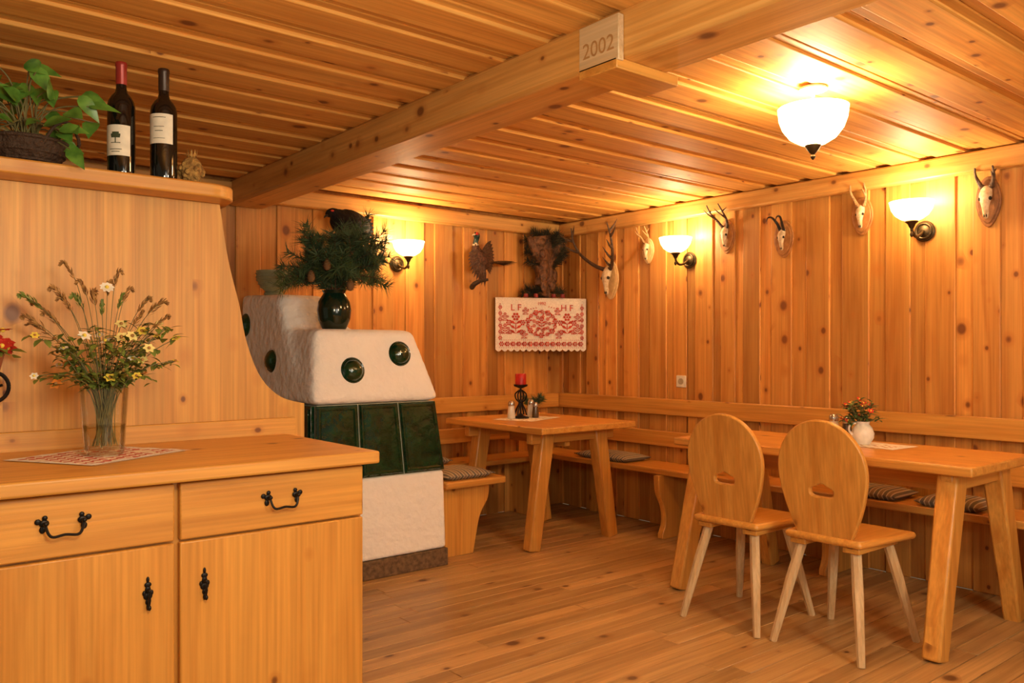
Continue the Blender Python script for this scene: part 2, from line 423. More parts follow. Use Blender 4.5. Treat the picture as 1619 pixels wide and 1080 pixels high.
# ------------------------------------------------------------------ glass vase and wild flowers
t = thing('glass_vase', 'clear glass tumbler vase holding wild flowers on the worktop', 'vase', (.585,2.57,.904))
g = MB(); g.lathe([(.0,.0),(.050,0),(.053,.01),(.064,.19),(.061,.19),(.050,.015),(.0,.013)], 32, cap=False)
g.build('glass', GLASS, t)
WATER = glassmat('water', (.94,.93,.82), .03)
MB().lathe([(.0,.016),(.0485,.016),(.0550,.085),(.0,.085)], 28, cap=False).build('water', WATER, t)
t = thing('wildflower_bouquet', 'loose bouquet of meadow grasses and yellow wild flowers in the tumbler', 'bouquet', (.585,2.57,.925))
random.seed(21)
st = MB(); lf = MB(); heads = []
for i in range(54):
    a = U(0,2*PI); rr = .205*math.sqrt(U(.02,1)); hz = U(.17,.36)
    e = Vector((rr*math.cos(a)*1.05, rr*math.sin(a)*.75, hz))
    s0 = Vector((U(-.03,.03),U(-.03,.03),U(0,.01))); m1 = Vector((e.x*.2,e.y*.2,.15))
    pts = pcurve([s0,m1,(e+m1)*.5+Vector((0,0,.03)),e], 4); st.tube(pts, .0013, 5)
    heads.append(e)
    for k in range(13):
        p = pts[random.randrange(5,len(pts))]; an = U(0,2*PI)
        lf.leaf(p+Vector((U(-.012,.012),U(-.012,.012),U(-.01,.01))), (math.cos(an),math.sin(an),U(-.5,.7)), (0,0,1), U(.018,.044), U(.010,.024), droop=.3)
st.build('stems', STEMG, t); lf.build('foliage', LEAF2, t)
def flower(mb, c, r, n, mp=0, mc=1):
    up = Vector((U(-.6,.3),U(-1.1,.1),.7)).normalized(); q = up.to_track_quat('Z','Y').to_matrix()
    for k in range(n):
        a = 2*PI*k/n; d = q @ Vector((math.cos(a),math.sin(a),.25)); mb.leaf(c, d, up, r, r*.75, mp, droop=.15)
    mb.ball(Vector(c)+up*.003, r*.28, 8, 5, mc)
for i, e in enumerate(heads[:42]):
    b = MB(); flower(b, e, U(.011,.020), 6)
    if i % 4 == 3: b.build('white_blossom', [WHITEP, YELLOW], t)
    elif i % 14 == 2: b.build('orange_blossom', [ORANGE, DRYG], t)
    else: b.build('yellow_blossom', [YELLOW if i % 2 else PALEY, DRYG], t)
b = MB(); flower(b, Vector((.0,-.03,.455)), .020, 9); b.build('white_blossom', [WHITEP, YELLOW], t)
for i, (dx, dz, cv) in enumerate([(-.225,.44,.03),(-.19,.42,.02),(-.10,.535,.0),(-.14,.46,.02),(.045,.51,0),(.06,.44,.03),(.15,.42,.05),(.11,.39,.03),(-.06,.48,0),(-.16,.39,.02),(.0,.42,.0),(.02,.48,.01),(-.22,.38,.02),(.17,.38,.04),(-.12,.43,0),(-.07,.44,0),(.08,.46,0),(-.19,.36,0),(-.03,.45,0),(.12,.43,0)]):
    b = MB(); px, py = .775*dx, -.632*dx+U(-.03,.05)
    pts = pcurve([(0,0,.02),(px*.22,py*.22,.2),(px*.64,py*.64,dz*.82),(px,py,dz-.01),(px*1.09+U(-.01,.01),py*1.09,dz-.008)], 6)
    b.tube(pts, .0010, 5, 0)
    n = 60; m = len(pts)
    for k in range(n):
        f = k/n; x_ = (m-1)-f*10; a_ = int(x_) if x_ < m-1 else m-2; q = pts[a_].lerp(pts[a_+1], x_-a_)
        tg = (pts[a_+1]-pts[a_]).normalized(); an = U(0,2*PI); w = .35+.4*f if i % 3 else .8
        og = tg.orthogonal().normalized(); og.rotate(Matrix.Rotation(an,3,tg))
        b.leaf(q, tg+og*w, og, .009+.011*f*(1.6 if i % 3 == 0 else 1), .0048, 1, droop=.2)
    b.build('grass_plume', [STEMG, DRYG if i % 5 else LEAF2], t)

# ------------------------------------------------------------------ wall shelf over the partition
t = thing('wall_shelf', 'long pine shelf with rounded nose on top of the partition', 'shelf', (0,0,PT+.001))
sh = [(-1.2,2.735)]+[(.95,2.735)]+[(.95+.10*math.sin(a*PI/12), 2.835-.10*math.cos(a*PI/12)) for a in range(1,7)]+[(1.06,2.90),(1.07,3.05),(-1.2,3.05)]
MB().prism([(x,y,.0) for x,y in sh], (0,0,.045)).build('shelf_board', wood('furn','X'), t, bevel=.006, seg=3)
ZS = PT+.0465
def bottle(loc, label, cap, emblem):
    t = thing('wine_bottle', label, 'bottle', loc, 0, 'bottles on the shelf')
    b = MB(); b.lathe([(.0,.006),(.03,.0),(.0375,.004),(.0385,.012),(.0385,.205),(.036,.222),(.028,.237),(.018,.248),(.0148,.262),(.0145,.30),(.0145,.335),(.0,.336)], 32)
    b.build('glass', BOTTLE, t)
    MB().lathe([(.0150,.272),(.0156,.274),(.0156,.325),(.0168,.327),(.0168,.336),(.0156,.339),(.0,.340)], 24).build('capsule', cap, t)
    lb = MB(); n = 22; a0 = R(-128-62); a1 = R(-128+62); zb, zt = (.055,.145) if emblem else (.105,.195); r = .0391
    for i in range(n):
        p, q = a0+(a1-a0)*i/n, a0+(a1-a0)*(i+1)/n
        lb.add([(r*math.cos(p),r*math.sin(p),zb),(r*math.cos(q),r*math.sin(q),zb),(r*math.cos(q),r*math.sin(q),zt),(r*math.cos(p),r*math.sin(p),zt)], [(0,1,2,3)])
    l = lb.build('label_paper', PAPER, t)
    r = .0394
    def patch(pr, u0,u1,z0,z1):
        k = 4
        for i in range(k):
            p = R(-128)+(u0+(u1-u0)*i/k)/r; q = R(-128)+(u0+(u1-u0)*(i+1)/k)/r
            pr.add([(r*math.cos(p),r*math.sin(p),z0),(r*math.cos(q),r*math.sin(q),z0),(r*math.cos(q),r*math.sin(q),z1),(r*math.cos(p),r*math.sin(p),z1)], [(0,1,2,3)])
    if emblem:
        pr = MB(); patch(pr,-.0015,.0015,.093,.107)
        for (uu,zz,w,h) in ((0,.111,.013,.006),(0,.119,.010,.007),(-.008,.115,.006,.005),(.008,.115,.006,.005),(0,.092,.014,.0015)): patch(pr,uu-w,uu+w,zz-h*.7,zz+h*.7)
        pr.build('tree_print', PRINT, l); lines = [(-.018,.018,.072,.074),(-.012,.012,.065,.067)]
    else: lines = [(-.02,.02,.183,.185),(-.016,.016,.155,.1565),(-.012,.012,.142,.144),(-.018,.018,.12,.1215)]
    for a in lines: pr = MB(); patch(pr,*a); pr.build('print_line', PRINT, l)
    t.scale = (1.07,1.07,1.07)
bottle((.692,2.82,ZS), 'dark wine bottle with red capsule and tree on its label', CAPR, True)
bottle((.816,2.80,ZS), 'dark wine bottle with black capsule and plain cream label', CAPB, False)

t = thing('straw_ornament', 'small knobbly straw ornament beside the bottles at the shelf end', 'ornament', (.905,2.80,ZS))
b = MB(); b.ball((0,0,.046), (.036,.036,.046), 16, 10)
for i in range(26):
    a = i*2.4; zz = .008+.070*((i*7)%26)/26; r0 = .035*math.sin(PI*min(max((zz+.006)/.092,0.1),.9)); b.ball((r0*math.cos(a),r0*math.sin(a),zz), .010, 8, 5)
for i in range(10):
    a = i*.63; b.leaf((.01*math.cos(a),.01*math.sin(a),.080), (math.cos(a)*.5,math.sin(a)*.5,1), (math.cos(a),math.sin(a),0), .034, .008, 0)
b.build('straw', STRAW, t)

t = thing('potted_plant', 'green trailing pothos in a dark oval basket on the shelf', 'plant', (.43,2.85,ZS))
b = MB(); b.lathe([(.0,.0),(.075,0),(.098,.02),(.112,.05),(.118,.076),(.112,.078),(.10,.055),(.0,.05)], 32)
for k in range(3):
    rr = (.088,.103,.116)[k]; b.tube([(rr*math.cos(a*PI/16),rr*math.sin(a*PI/16),(.01,.035,.070)[k]) for a in range(33)], .006, 6)
b.build('planter', WICKER, t)
MB().tube(pcurve([(.03,-.105,.055),(.06,-.115,.11),(.10,-.10,.125),(.135,-.06,.075),(.108,-.02,.05)],4), .005, 8).build('handle', WICKER, t)
random.seed(5); st = MB(); lf = MB()
for i in range(56):
    sx = U(-.26,.22); sy = U(-.13,.08); zz = U(.09,.31)-abs(sx)*.3
    if i > 51: sx = U(.14,.20); zz = U(0.04,.12); sy = U(-.12,-.07)
    if i < 7: sx = (-.06,.02,.07,.12,.17,.21,.24)[i]; sy = -.06; zz = (.22,.18,.27,.22,.16,.21,.18)[i]
    wx, wy = .775*sx+.632*sy, -.632*sx*.5+.775*sy
    wy = max(min(wy,.10),-.13); wx = min(wx,.185)
    e = Vector((wx,wy,max(zz,.03))); st.tube(pcurve([(U(-.04,.04),U(-.04,.04),.05),(wx*.4,wy*.4,zz*.6+.06),e], 5), .0022, 5)
    d = Vector((wx*2.5+U(-.5,.5), wy*2-U(0,.4), U(-.6,.35)))
    lf.leaf(e, d, (U(-.6,-.2),-.7,.6), U(.058,.088), U(.040,.060), droop=U(.1,.4), heart=True)
st.build('stems', STEMG, t); lf.build('foliage', LEAF, t)

t = thing('wall_planter', 'iron ring bracket with red flowers on the partition at the left', 'wall planter', (.335,2.857,1.10))
b = MB(); b.box((-.01,-.008,-.08),(.01,.0025,.09))
b.tube([(0,-.006,.0),(0,-.03,-.01),(.03,-.05,.0)], .004, 6)
b.tube([(.0+.045*math.cos(a*PI/14), -.06, -.005+.045*math.sin(a*PI/14)) for a in range(29)], .0055, 8)
b.tube([(.0,-.06,.04),(0,-.06,.075)], .005, 6); b.build('bracket', IRON, t)
MB().lathe([(0,.035),(.03,.035),(.042,.085),(.045,.09),(.04,.09),(0,.08)], 20, c=(-.01,-.07,0)).build('pot', mat('terracotta',(.35,.12,.05),.8), t)
lf = MB(); random.seed(9)
for i in range(34):
    a = U(0,2*PI); rr = U(.01,.085); p = (-.005+rr*math.cos(a)*1.3, -.075+rr*math.sin(a)*.6, .075+U(0,.05))
    lf.leaf(p, (math.cos(a),math.sin(a),U(-.4,.5)), (0,-.5,1), U(.025,.045), U(.02,.03), heart=True)
lf.build('foliage', LEAF2, t)
for i in range(8):
    b = MB(); flower(b, Vector((U(-.04,.04),-.095+U(-.02,.02),.12+U(-.02,.04))), .026, 6); b.build('red_blossom', [REDP, YELLOW], t)

# ------------------------------------------------------------------ tiled stove
t = thing('tiled_stove', 'white plastered tiled stove with dark green glazed tiles', 'stove', (1.83,3.80,0))
YB = .975
MB().hexa([(0,0,0),(.81,0,0),(.81,YB,0),(0,YB,0),(0,0,.098),(.808,0,.098),(.808,YB,.098),(0,YB,.098)]).build('plinth', PLINTH, t, bevel=.006)
MB().hexa([(.0,.004,.099),(.800,.004,.099),(.800,YB,.099),(.0,YB,.099),(0,.006,.535),(.785,.006,.535),(.785,YB,.535),(0,YB,.535)]).build('base', PLASTER, t, bevel=.02, seg=4)
MB().hexa([(.01,.008,.536),(.775,.008,.536),(.775,YB,.536),(.01,YB,.536),(.015,.008,.925),(.715,.008,.925),(.715,YB,.925),(.015,YB,.925)]).build('tile_core', mat('grout',(.50,.50,.40),.8), t)
def lp(a, b_, f): return tuple(a[i]+(b_[i]-a[i])*f for i in range(3))
def tile(x0,x1,X0,X1):
    b = MB(); b.hexa([(x0,.001,.54),(x1,.001,.54),(x1,.0075,.54),(x0,.0075,.54),(X0,.001,.922),(X1,.001,.922),(X1,.0075,.922),(X0,.0075,.922)])
    # raised frame around a slightly bulging panel
    def fr(g, y): return [(x0+g,y,.54+g),(x1-g,y,.54+g),(X1-g,y,.922-g),(X0+g,y,.922-g)]
    o0, o1, i1, i0 = fr(.004,.0008), fr(.010,-.008), fr(.020,-.008), fr(.027,-.0015)
    for A_, B_ in ((o0,o1),(o1,i1),(i1,i0)):
        for k in range(4): j = (k+1)%4; b.add([A_[k],A_[j],B_[j],B_[k]], [(0,1,2,3)])
    n = 10; g = []
    for r_ in range(n+1):
        L_, R_ = lp(i0[0],i0[3],r_/n), lp(i0[1],i0[2],r_/n)
        for c_ in range(n+1):
            p = lp(L_,R_,c_/n); h = (1-(2*c_/n-1)**2)*(1-(2*r_/n-1)**2); g.append((p[0],p[1]-.007*h,p[2]))
    b.add(g, [(r_*(n+1)+c_, r_*(n+1)+c_+1, (r_+1)*(n+1)+c_+1, (r_+1)*(n+1)+c_) for r_ in range(n) for c_ in range(n)])
    b.build('glazed_tile', GREEN, t, ang=60)
bb = [.004,.262,.522,.784]; tt = [.004,.242,.482,.722]
for i in range(3): tile(bb[i]+.004,bb[i+1]-.004,tt[i]+.004,tt[i+1]-.004)
for i in range(3):
    y0 = .02+i*.31
    b = MB(); b.box((-.012,y0+.004,.54),(.0095,y0+.306,.922)); b.box((-.019,y0+.02,.556),(-.0125,y0+.29,.906)); b.build('glazed_tile', GREEN, t, bevel=.006, seg=3)
# one plastered mass: oven front plus the raised shoulder, blended together
b = MB()
b.hexa([(-.025,-.025,.926),(.745,-.025,.926),(.745,YB-.002,.926),(-.025,YB-.002,.926),(.02,.045,1.315),(.61,.045,1.315),(.62,YB-.002,1.315),(.0,YB-.002,1.315)])
b.hexa([(-.020,.18,1.06),(.52,.18,1.06),(.52,YB-.002,1.06),(-.020,YB-.002,1.06),(.005,.46,1.51),(.29,.46,1.51),(.31,YB-.002,1.53),(-.005,YB-.002,1.53)])
ob = b.build('oven_body', PLASTER, t, ang=180)
rm = ob.modifiers.new('remesh','REMESH'); rm.mode = 'VOXEL'; rm.voxel_size = .014; rm.use_smooth_shade = True
sm_ = ob.modifiers.new('smooth','SMOOTH'); sm_.factor = .6; sm_.iterations = 30
def rtile(c, n):
    M = Vector(n).to_track_quat('Z','Y').to_matrix(); b = MB()
    b.lathe([(.0,-.024),(.066,-.024),(.068,.004),(.063,.010),(.058,.008),(.050,.021),(.038,.031),(.020,.038),(0,.040)], 28, c, M)
    b.build('round_tile', GREEN, t)
rtile((.215,.010,1.10), (-.0,-1,.17)); rtile((.505,.024,1.185), (0,-1,.17)); rtile((-.008,.50,1.15), (-1,0,.1)); rtile((-.008,.885,1.35), (-1,0,.05))

# vase with pine branches
t = thing('green_vase', 'round dark green glazed vase on the stove top', 'vase', (2.02,3.965,1.3155))
MB().lathe([(0,0),(.060,0),(.066,.008),(.084,.05),(.090,.10),(.082,.145),(.064,.175),(.056,.188),(.064,.205),(.059,.205),(.050,.188),(0,.15)], 32).build('body', VASEG, t)
t = thing('pine_bouquet', 'big bunch of green pine branches in the dark vase', 'bouquet', (2.02,3.965,1.48))
def pinebranch(mb, p0, p1, p2, need=.07, dens=150, m0=0, m1=1, r=.004):
    pts = pcurve([p0,p1,p2], 8); k = len(pts); mb.tube(pts, [r*(1-.6*i/k) for i in range(k)], 6, m0)
    for i in range(dens):
        f = U(.22,1.0); q = f*(k-1); a = int(min(q,k-2)); p = pts[a].lerp(pts[a+1], q-a); tg = (pts[a+1]-pts[a]).normalized()
        o = tg.orthogonal(); o.rotate(Matrix.Rotation(U(0,2*PI),3,tg)); d = (tg*U(.5,1.2)+o).normalized()*need*U(.7,1.1)
        w = d.cross(Vector((U(-1,1),U(-1,1),U(-1,1)))).normalized()*.0022
        mb.add([p-w,p+w,p+d], [(0,1,2)], m1)
random.seed(31)
specs = []
for i in range(28):
    sx = U(-.26,.28); up = U(.02,.36) if abs(sx) < .2 else U(.0,.26); dep = U(-.16,.14)
    specs.append((sx,up,dep))
specs += [(-.24,-.02,-.16),(-.25,.10,-.12),(-.22,.17,-.10),(-.25,.03,-.17),(.29,.16,0),(.26,.30,.05),(.18,.38,0),(-.16,.24,-.05),(.2,.1,-.1),(-.05,.15,-.17),(.05,.08,-.16),(.28,.24,-.05),(-.20,.0,-.17)]
for sx,up,dep in specs:
    e = Vector((.775*sx+.632*dep, -.632*sx+.775*dep, up+.06)); b = MB()
    pinebranch(b, Vector((U(-.02,.02),U(-.02,.02),-.01)), Vector((e.x*.4,e.y*.4,.10+up*.35)), e, .08, 180)
    for s in (-1,1):
        m = e*.6+Vector((0,0,.03)); q = m+Vector((U(-.08,.1),U(-.1,.08),U(.0,.1))); pinebranch(b, m, (m+q)/2, q, .07, 90, r=.003)
    b.build('pine_branch', [TWIG, PINEG], t)
CONE = mat('cone',(.20,.10,.035),.8)
for (x,y,z) in ((-.16,-.06,.10),(-.10,-.12,.16),(.02,-.14,.06)):
    b = MB(); b.lathe([(0,-.03),(.012,-.026),(.02,-.01),(.018,.01),(.009,.028),(0,.034)], 12, (x,y,z))
    for k in range(30):
        a = k*2.4; zz = -.024+.05*k/30; r0 = .02*math.sqrt(max(.05,1-(zz/.036)**2)); b.leaf((x+r0*.7*math.cos(a),y+r0*.7*math.sin(a),z+zz),(math.cos(a),math.sin(a),.4),(0,0,1),.012,.014)
    b.build('pine_cone', CONE, t)

t = thing('stoneware_bowl', 'pale green ribbed bowl on the raised stove shoulder', 'bowl', (1.935,4.55,1.521))
b = MB(); b.lathe([(0,.0),(.05,0),(.055,.012),(.045,.018),(.075,.05),(.095,.085),(.098,.14),(.092,.14),(.07,.06),(0,.03)], 32)
for k in range(5): rr = (.072,.085,.095,.098,.098)[k]; b.tube([(rr*math.cos(a*PI/16),rr*math.sin(a*PI/16),(.045,.065,.085,.105,.125)[k]) for a in range(33)], .004, 6)
b.build('body', BOWLM, t)

# ------------------------------------------------------------------ black grouse on the wall
t = thing('mounted_grouse', 'black mounted grouse with fanned tail above the stove', 'stuffed bird', (2.47,4.72,1.96))
b = MB()
b.tube(pcurve([(.14,-.04,.02),(.08,-.05,.03),(.0,-.06,.04),(-.06,-.07,.06),(-.10,-.08,.085),(-.135,-.09,.09),(-.16,-.095,.075)],4),
       [.03+.06*math.sin(PI*min(1,(i+1)/18)) if i < 16 else max(.014,.04-.003*(i-16)) for i in range(25)], 14)
b.build('body', FEBLK, t)
MB().tube([(-.155,-.095,.077),(-.178,-.098,.062),(-.184,-.098,.052)], [.010,.006,.001], 8).build('beak', HORN, t)
MB().ball((-.138,-.118,.10),(.012,.006,.006)).build('eye_comb', REDP, t)
for i in range(7):
    a = R(-35+i*13); b = MB(); b.leaf((.08,-.04,.03), (math.cos(a),.05,math.sin(a)), (0,-1,0), .13, .045, droop=.1); b.build('tail_feather', FEBLK, t)
for s in (0,1):
    b = MB()
    for k in range(7): b.leaf((-.06+.01*k,-.11+.09*s,.09-.004*k), (.75,.1 if s else -.1,-.35-.08*k+.5*s), (0,-1,.2), .15+.005*k, .04)
    b.build('wing', FEBLK, t)
MB().tube([(-.02,.067,-.03),(-.01,.02,-.035),(.0,-.05,-.03),(.02,-.10,-.02)], [.022,.018,.016,.012], 8).build('perch', TWIG, t)

# ------------------------------------------------------------------ lamps
def point(name, loc, w, r=.05, col=(1,.74,.42)):
    l = bpy.data.lights.new(name, 'POINT'); l.energy = w; l.color = col; l.shadow_soft_size = r
    o = bpy.data.objects.new(name, l); C.objects.link(o); o.location = loc; return o
def wall_lamp(loc, rz, label):
    t = thing('wall_lamp', label, 'wall lamp', loc, rz, 'wall lamps')
    X = Matrix(((0,0,1),(0,1,0),(-1,0,0)))
    b = MB(); b.lathe([(0,0.0005),(.052,.0005),(.055,.008),(.048,.014),(.036,.013),(.03,.02),(.015,.026),(0,.027)], 28, (0,0,-.06), X)
    b.tube([(.018, .038*math.cos(a*PI/10), -.06+.038*math.sin(a*PI/10)) for a in range(21)], .005, 6); b.build('wall_plate', BRONZE, t)
    b = MB(); b.tube(pcurve([(.02,0,-.06),(.06,0,-.085),(.11,0,-.095),(.145,0,-.075),(.15,0,-.04)],6), .008, 10)
    b.lathe([(0,-.062),(.008,-.06),(.014,-.05),(.02,-.036),(.034,-.024),(.03,-.018),(0,-.018)], 20, (.15,0,0)); b.lathe([(0,-.105),(.006,-.10),(.010,-.09),(.006,-.078),(0,-.07)], 14, (.15,0,0))
    b.build('arm', BRONZE, t)
    MB().lathe([(.022,-.022),(.05,-.012),(.078,.008),(.097,.038),(.105,.07),(.108,.078),(.103,.078),(.093,.042),(.074,.014),(.047,-.005),(.0,-.016)], 36, (.15,0,0), cap=False).build('lamp_shade', SHADE, t)
    M = Matrix.Translation(loc) @ Matrix.Rotation(rz,4,'Z')
    point('wall_lamp_light', M @ Vector((.15,0,.085)), 15)
wall_lamp((2.90,YW-.012,1.845), R(-90), 'lit wall lamp on the back wall beside the pine branches')
wall_lamp((XW-.012,3.50,1.865), PI, 'lit wall lamp on the right wall, nearer to the corner')
wall_lamp((XW-.012,1.965,1.885), PI, 'lit wall lamp on the right wall, nearer to the photographer')
t = thing('ceiling_lamp', 'lit glass bowl lamp with brass finial under the ceiling', 'ceiling lamp', (2.83,1.68,ZC-.0125))
MB().lathe([(0,-.0),(.05,-.0),(.052,-.008),(.03,-.016),(.008,-.02),(.006,-.03),(0,-.03)], 28).build('ceiling_rose', PLASTIC, t)
MB().lathe([(.015,-.215),(.048,-.208),(.084,-.186),(.110,-.152),(.123,-.116),(.128,-.075),(.123,-.075),(.117,-.116),(.105,-.149),(.080,-.181),(.0,-.207)], 40, cap=False).build('lamp_shade', SHADE2, t)
b = MB(); b.lathe([(0,-.27),(.006,-.265),(.010,-.257),(.006,-.249),(.014,-.241),(.024,-.227),(.03,-.215),(0,-.211)], 20)
b.build('finial', BRONZE, t)
MB().tube([(0,0,-.03),(0,0,-.213)], .004, 8).build('rod', PLASTIC, t)
point('ceiling_lamp_light', (2.83,1.68,ZC-.14), 44, .07)
point('second_fill_light', (.45,.7,1.62), 54, .2, (1,.83,.57))  # added fill without a fixture, brightens the left ceiling and counter
point('third_fill_light', (2.1,-.6,1.8), 72, .2, (1,.83,.57))  # added fill behind the camera for stove and walls, no lamp modelled
al = bpy.data.lights.new('fill_area_light', 'AREA'); al.energy = 24; al.color = (1,.92,.78); al.size = 1.2  # added soft fill behind the camera, no window there
ao = bpy.data.objects.new('fill_area_light', al); C.objects.link(ao); ao.location = (1.2,-1.3,1.5)
ao.rotation_euler = (Vector((2.3,3.8,1.1))-ao.location).to_track_quat('-Z','Y').to_euler()

# ------------------------------------------------------------------ trophies on the right wall
def trophy(y, z, sc, kind, label, pm, asc=1.0, am=None, sk=.88, out=1.0, nw=1.0):
    t = thing('hunting_trophy', label, 'trophy', (XW-.0125,y,z), PI, 'hunting trophies on the right wall')
    hw, hh = (.072*nw,.125) if kind != 'stag' else (.08,.15)
    hw *= sc; hh *= sc
    def outl(f):
        o = []
        for i in range(36):
            a = 2*PI*i/36; c, s = math.cos(a), math.sin(a)
            o.append((0, f*hw*c*(1-.28*max(0,-s)**1.5), f*hh*s))
        return o
    b = MB(); b.prism([(.0003,p[1],p[2]) for p in outl(1)], (.014,0,0)); b.prism([(.0145,p[1],p[2]) for p in outl(.86)], (.006,0,0)); b.build('plaque', pm, t, bevel=.003)
    q = sc*sk
    S = lambda *p: Vector((p[0]*q, p[1]*q, p[2]*q))
    b = MB(); b.tube(pcurve([S(.03,0,.085),S(.04,0,.06),S(.055,0,.02),S(.056,0,-.03),S(.048,0,-.075),S(.042,0,-.10)],4),
        [(w*q,d*q) for w,d in [(.014,.014),(.022,.019),(.027,.021),(.030,.023),(.032,.024),(.034,.024),(.036,.025),(.036,.025),(.035,.024),(.032,.023),(.028,.021),(.024,.019),(.021,.017),(.019,.016),(.018,.015),(.017,.014),(.016,.013),(.015,.012),(.013,.010),(.010,.008),(.006,.005)]], 14, 0, ref=(0,1,0))
    for s in (-1,1):
        b.ball(S(.062,s*.027,.012), (.012*q,.010*q,.012*q), 10, 6, 1); b.ball(S(.058,s*.006,-.085), (.006*q,.003*q,.010*q), 8, 5, 1)
        b.tube([S(.035,s*.016,.06),S(.038,s*.024,.085)], .010*q, 10)
    b.build('skull', [BONE, SOCKET], t)
    B0 = lambda s: S(.038,s*.024,.08)
    A = lambda s, x, yy, zz: B0(s)+Vector((x*out, s*yy, zz))*(sc*asc)
    for s in (-1,1):
        b = MB()
        if kind == 'roe':
            b.tube(pcurve([A(s,0,0,0),A(s,.015,.021,.05),A(s,.04,.034,.10),A(s,.06,.031,.155)],5), [.012*sc*(1-.045*i) for i in range(16)], 8)
            b.tube([A(s,.02,.026,.06),A(s,.055,.028,.09),A(s,.075,.026,.115)], [.007*sc,.005*sc,.001], 7); b.tube([A(s,.041,.034,.105),A(s,.03,.051,.135)], [.006*sc,.001], 7); b.ball(A(s,.001,.001,.006), .014*sc, 10, 6)
            m = am or ANTLER
        elif kind == 'chamois':
            b.tube(pcurve([A(s,0,-.006,-.01),A(s,.025,.0,.04),A(s,.055,.011,.075),A(s,.085,.016,.075),A(s,.098,.016,.055),A(s,.096,.016,.03)],5), [max(.0015,.011*sc*(1-.036*i)) for i in range(26)], 8); m = HORN
        else:
            main = pcurve([S(.045,s*.03,.08),S(.10,s*.10,.12),S(.17,s*.17,.20),S(.22,s*.20,.30),S(.25,s*.19,.40)],6)
            main = [p*(1/sk) for p in main]; main[0] = S(.04,s*.02,.075)
            b.tube(main, [.016*(1-.03*i) for i in range(len(main))], 10)
            for i, d in ((3,(.12,s*.03,.06)),(8,(.11,s*.01,.08)),(13,(.11,s*.05,.05)),(18,(.05,s*.10,.06)),(20,(-.05,s*.03,.09))):
                p = main[i]; r_ = p+Vector(d); b.tube([p,(p+r_)/2+Vector((0,0,-.008)),r_], [.010,.008,.0015], 8)
            m = ANTLER
        b.build('antler' if kind != 'chamois' else 'horn', m, t)
trophy(4.22,1.72,.95,'stag','pale stag skull with large dark antlers nearest the room corner',PLQL,sk=1.15)
trophy(3.86,1.90,.72,'roe','small pale roe skull just left of the farther right wall lamp',PLQL,1.0,ANTLERP,out=1.6)
trophy(3.20,1.93,.86,'roe','roe skull with dark antlers just right of the farther right wall lamp',PLQM,1.0,out=2.6,sk=.8)
trophy(2.79,1.87,.90,'chamois','chamois skull with black hooked horns on a brown plaque',PLQM,1.0,sk=.75,out=1.3)
trophy(2.30,1.945,.84,'roe','roe skull with pale antlers just left of the nearer right wall lamp',PLQM,.9,ANTLERP,sk=.8)
trophy(1.655,1.935,1.0,'roe','roe skull with dark antlers right of the nearer right wall lamp',PLQ,.62,sk=.85,nw=.82)

# ------------------------------------------------------------------ pheasant on back wall
t = thing('mounted_pheasant', 'mounted cock pheasant with spread wings and long tail on the back wall', 'stuffed bird', (3.55,YW-.0125,1.86))
pp = pcurve([(.07,-.07,-.03),(.03,-.08,-.04),(-.01,-.09,-.02),(-.04,-.095,.025),(-.055,-.095,.07),(-.06,-.10,.11),(-.058,-.11,.145),(-.07,-.12,.165),(-.09,-.125,.162)],4)
rr = [.015,.022,.030,.038,.045,.050,.054,.057,.058,.058,.057,.055,.051,.046,.040,.035,.030,.026,.023,.021,.019,.018,.018,.019,.021,.023,.023,.022,.020,.017,.013,.008,.004]
bo = MB(); bo.tube(pp, rr[:len(pp)], 14, 0)
for i in range(len(bo.f)):
    zc = sum(bo.v[j][2] for j in bo.f[i])/len(bo.f[i])
    if zc > .098: bo.m[i] = 1
    if .092 < zc <= .102 and bo.v[bo.f[i][0]][0] < -.03: bo.m[i] = 2
bo.build('body', [FEBRN, FEGRN, BONE], t)
MB().tube([(-.086,-.124,.162),(-.105,-.127,.157),(-.112,-.128,.149)], [.008,.005,.001], 8).build('beak', BONE, t)
MB().ball((-.075,-.139,.167),(.014,.006,.011)).build('red_wattle', REDP, t)
for i in range(6):
    b = MB(); b.leaf((.04,-.07,-.03+.004*i), (1,-.02,.14-.05*i), (0,-.6,1), .31-.025*abs(i-1), .034, droop=.02); b.build('tail_feather', FETAN, t)
for s in (0,1):
    b = MB()
    for k in range(12):
        if s == 0:
            a = R(195+8*k); b.leaf((-.05+.002*k,-.13,.05-.006*k), (math.cos(a),-.1,math.sin(a)), (-.1,-1,.1), .09+.009*k, .036, 0 if k%2 else 1)
        else:
            a = R(38-7.5*k); b.leaf((-.01+.002*k,-.10,.05-.006*k), (math.cos(a),.05,math.sin(a)), (0,-1,.1), .16-.003*k, .036, 0 if k%2 else 1)
    b.build('wing', [FEBRN, FETAN], t)
MB().tube([(-.02,.001,-.20),(-.04,-.06,-.18),(-.02,-.10,-.16),(.03,-.13,-.15)], [.020,.018,.016,.010], 8).build('perch', mat('dark_branch',(.05,.025,.012),.85), t)
for s in (-1,1): MB().tube([(-.0+s*.018,-.09,-.04),(-.0+s*.02,-.085,-.10),(-.01+s*.012,-.10,-.150)], .005, 6).build('leg', BONE, t)

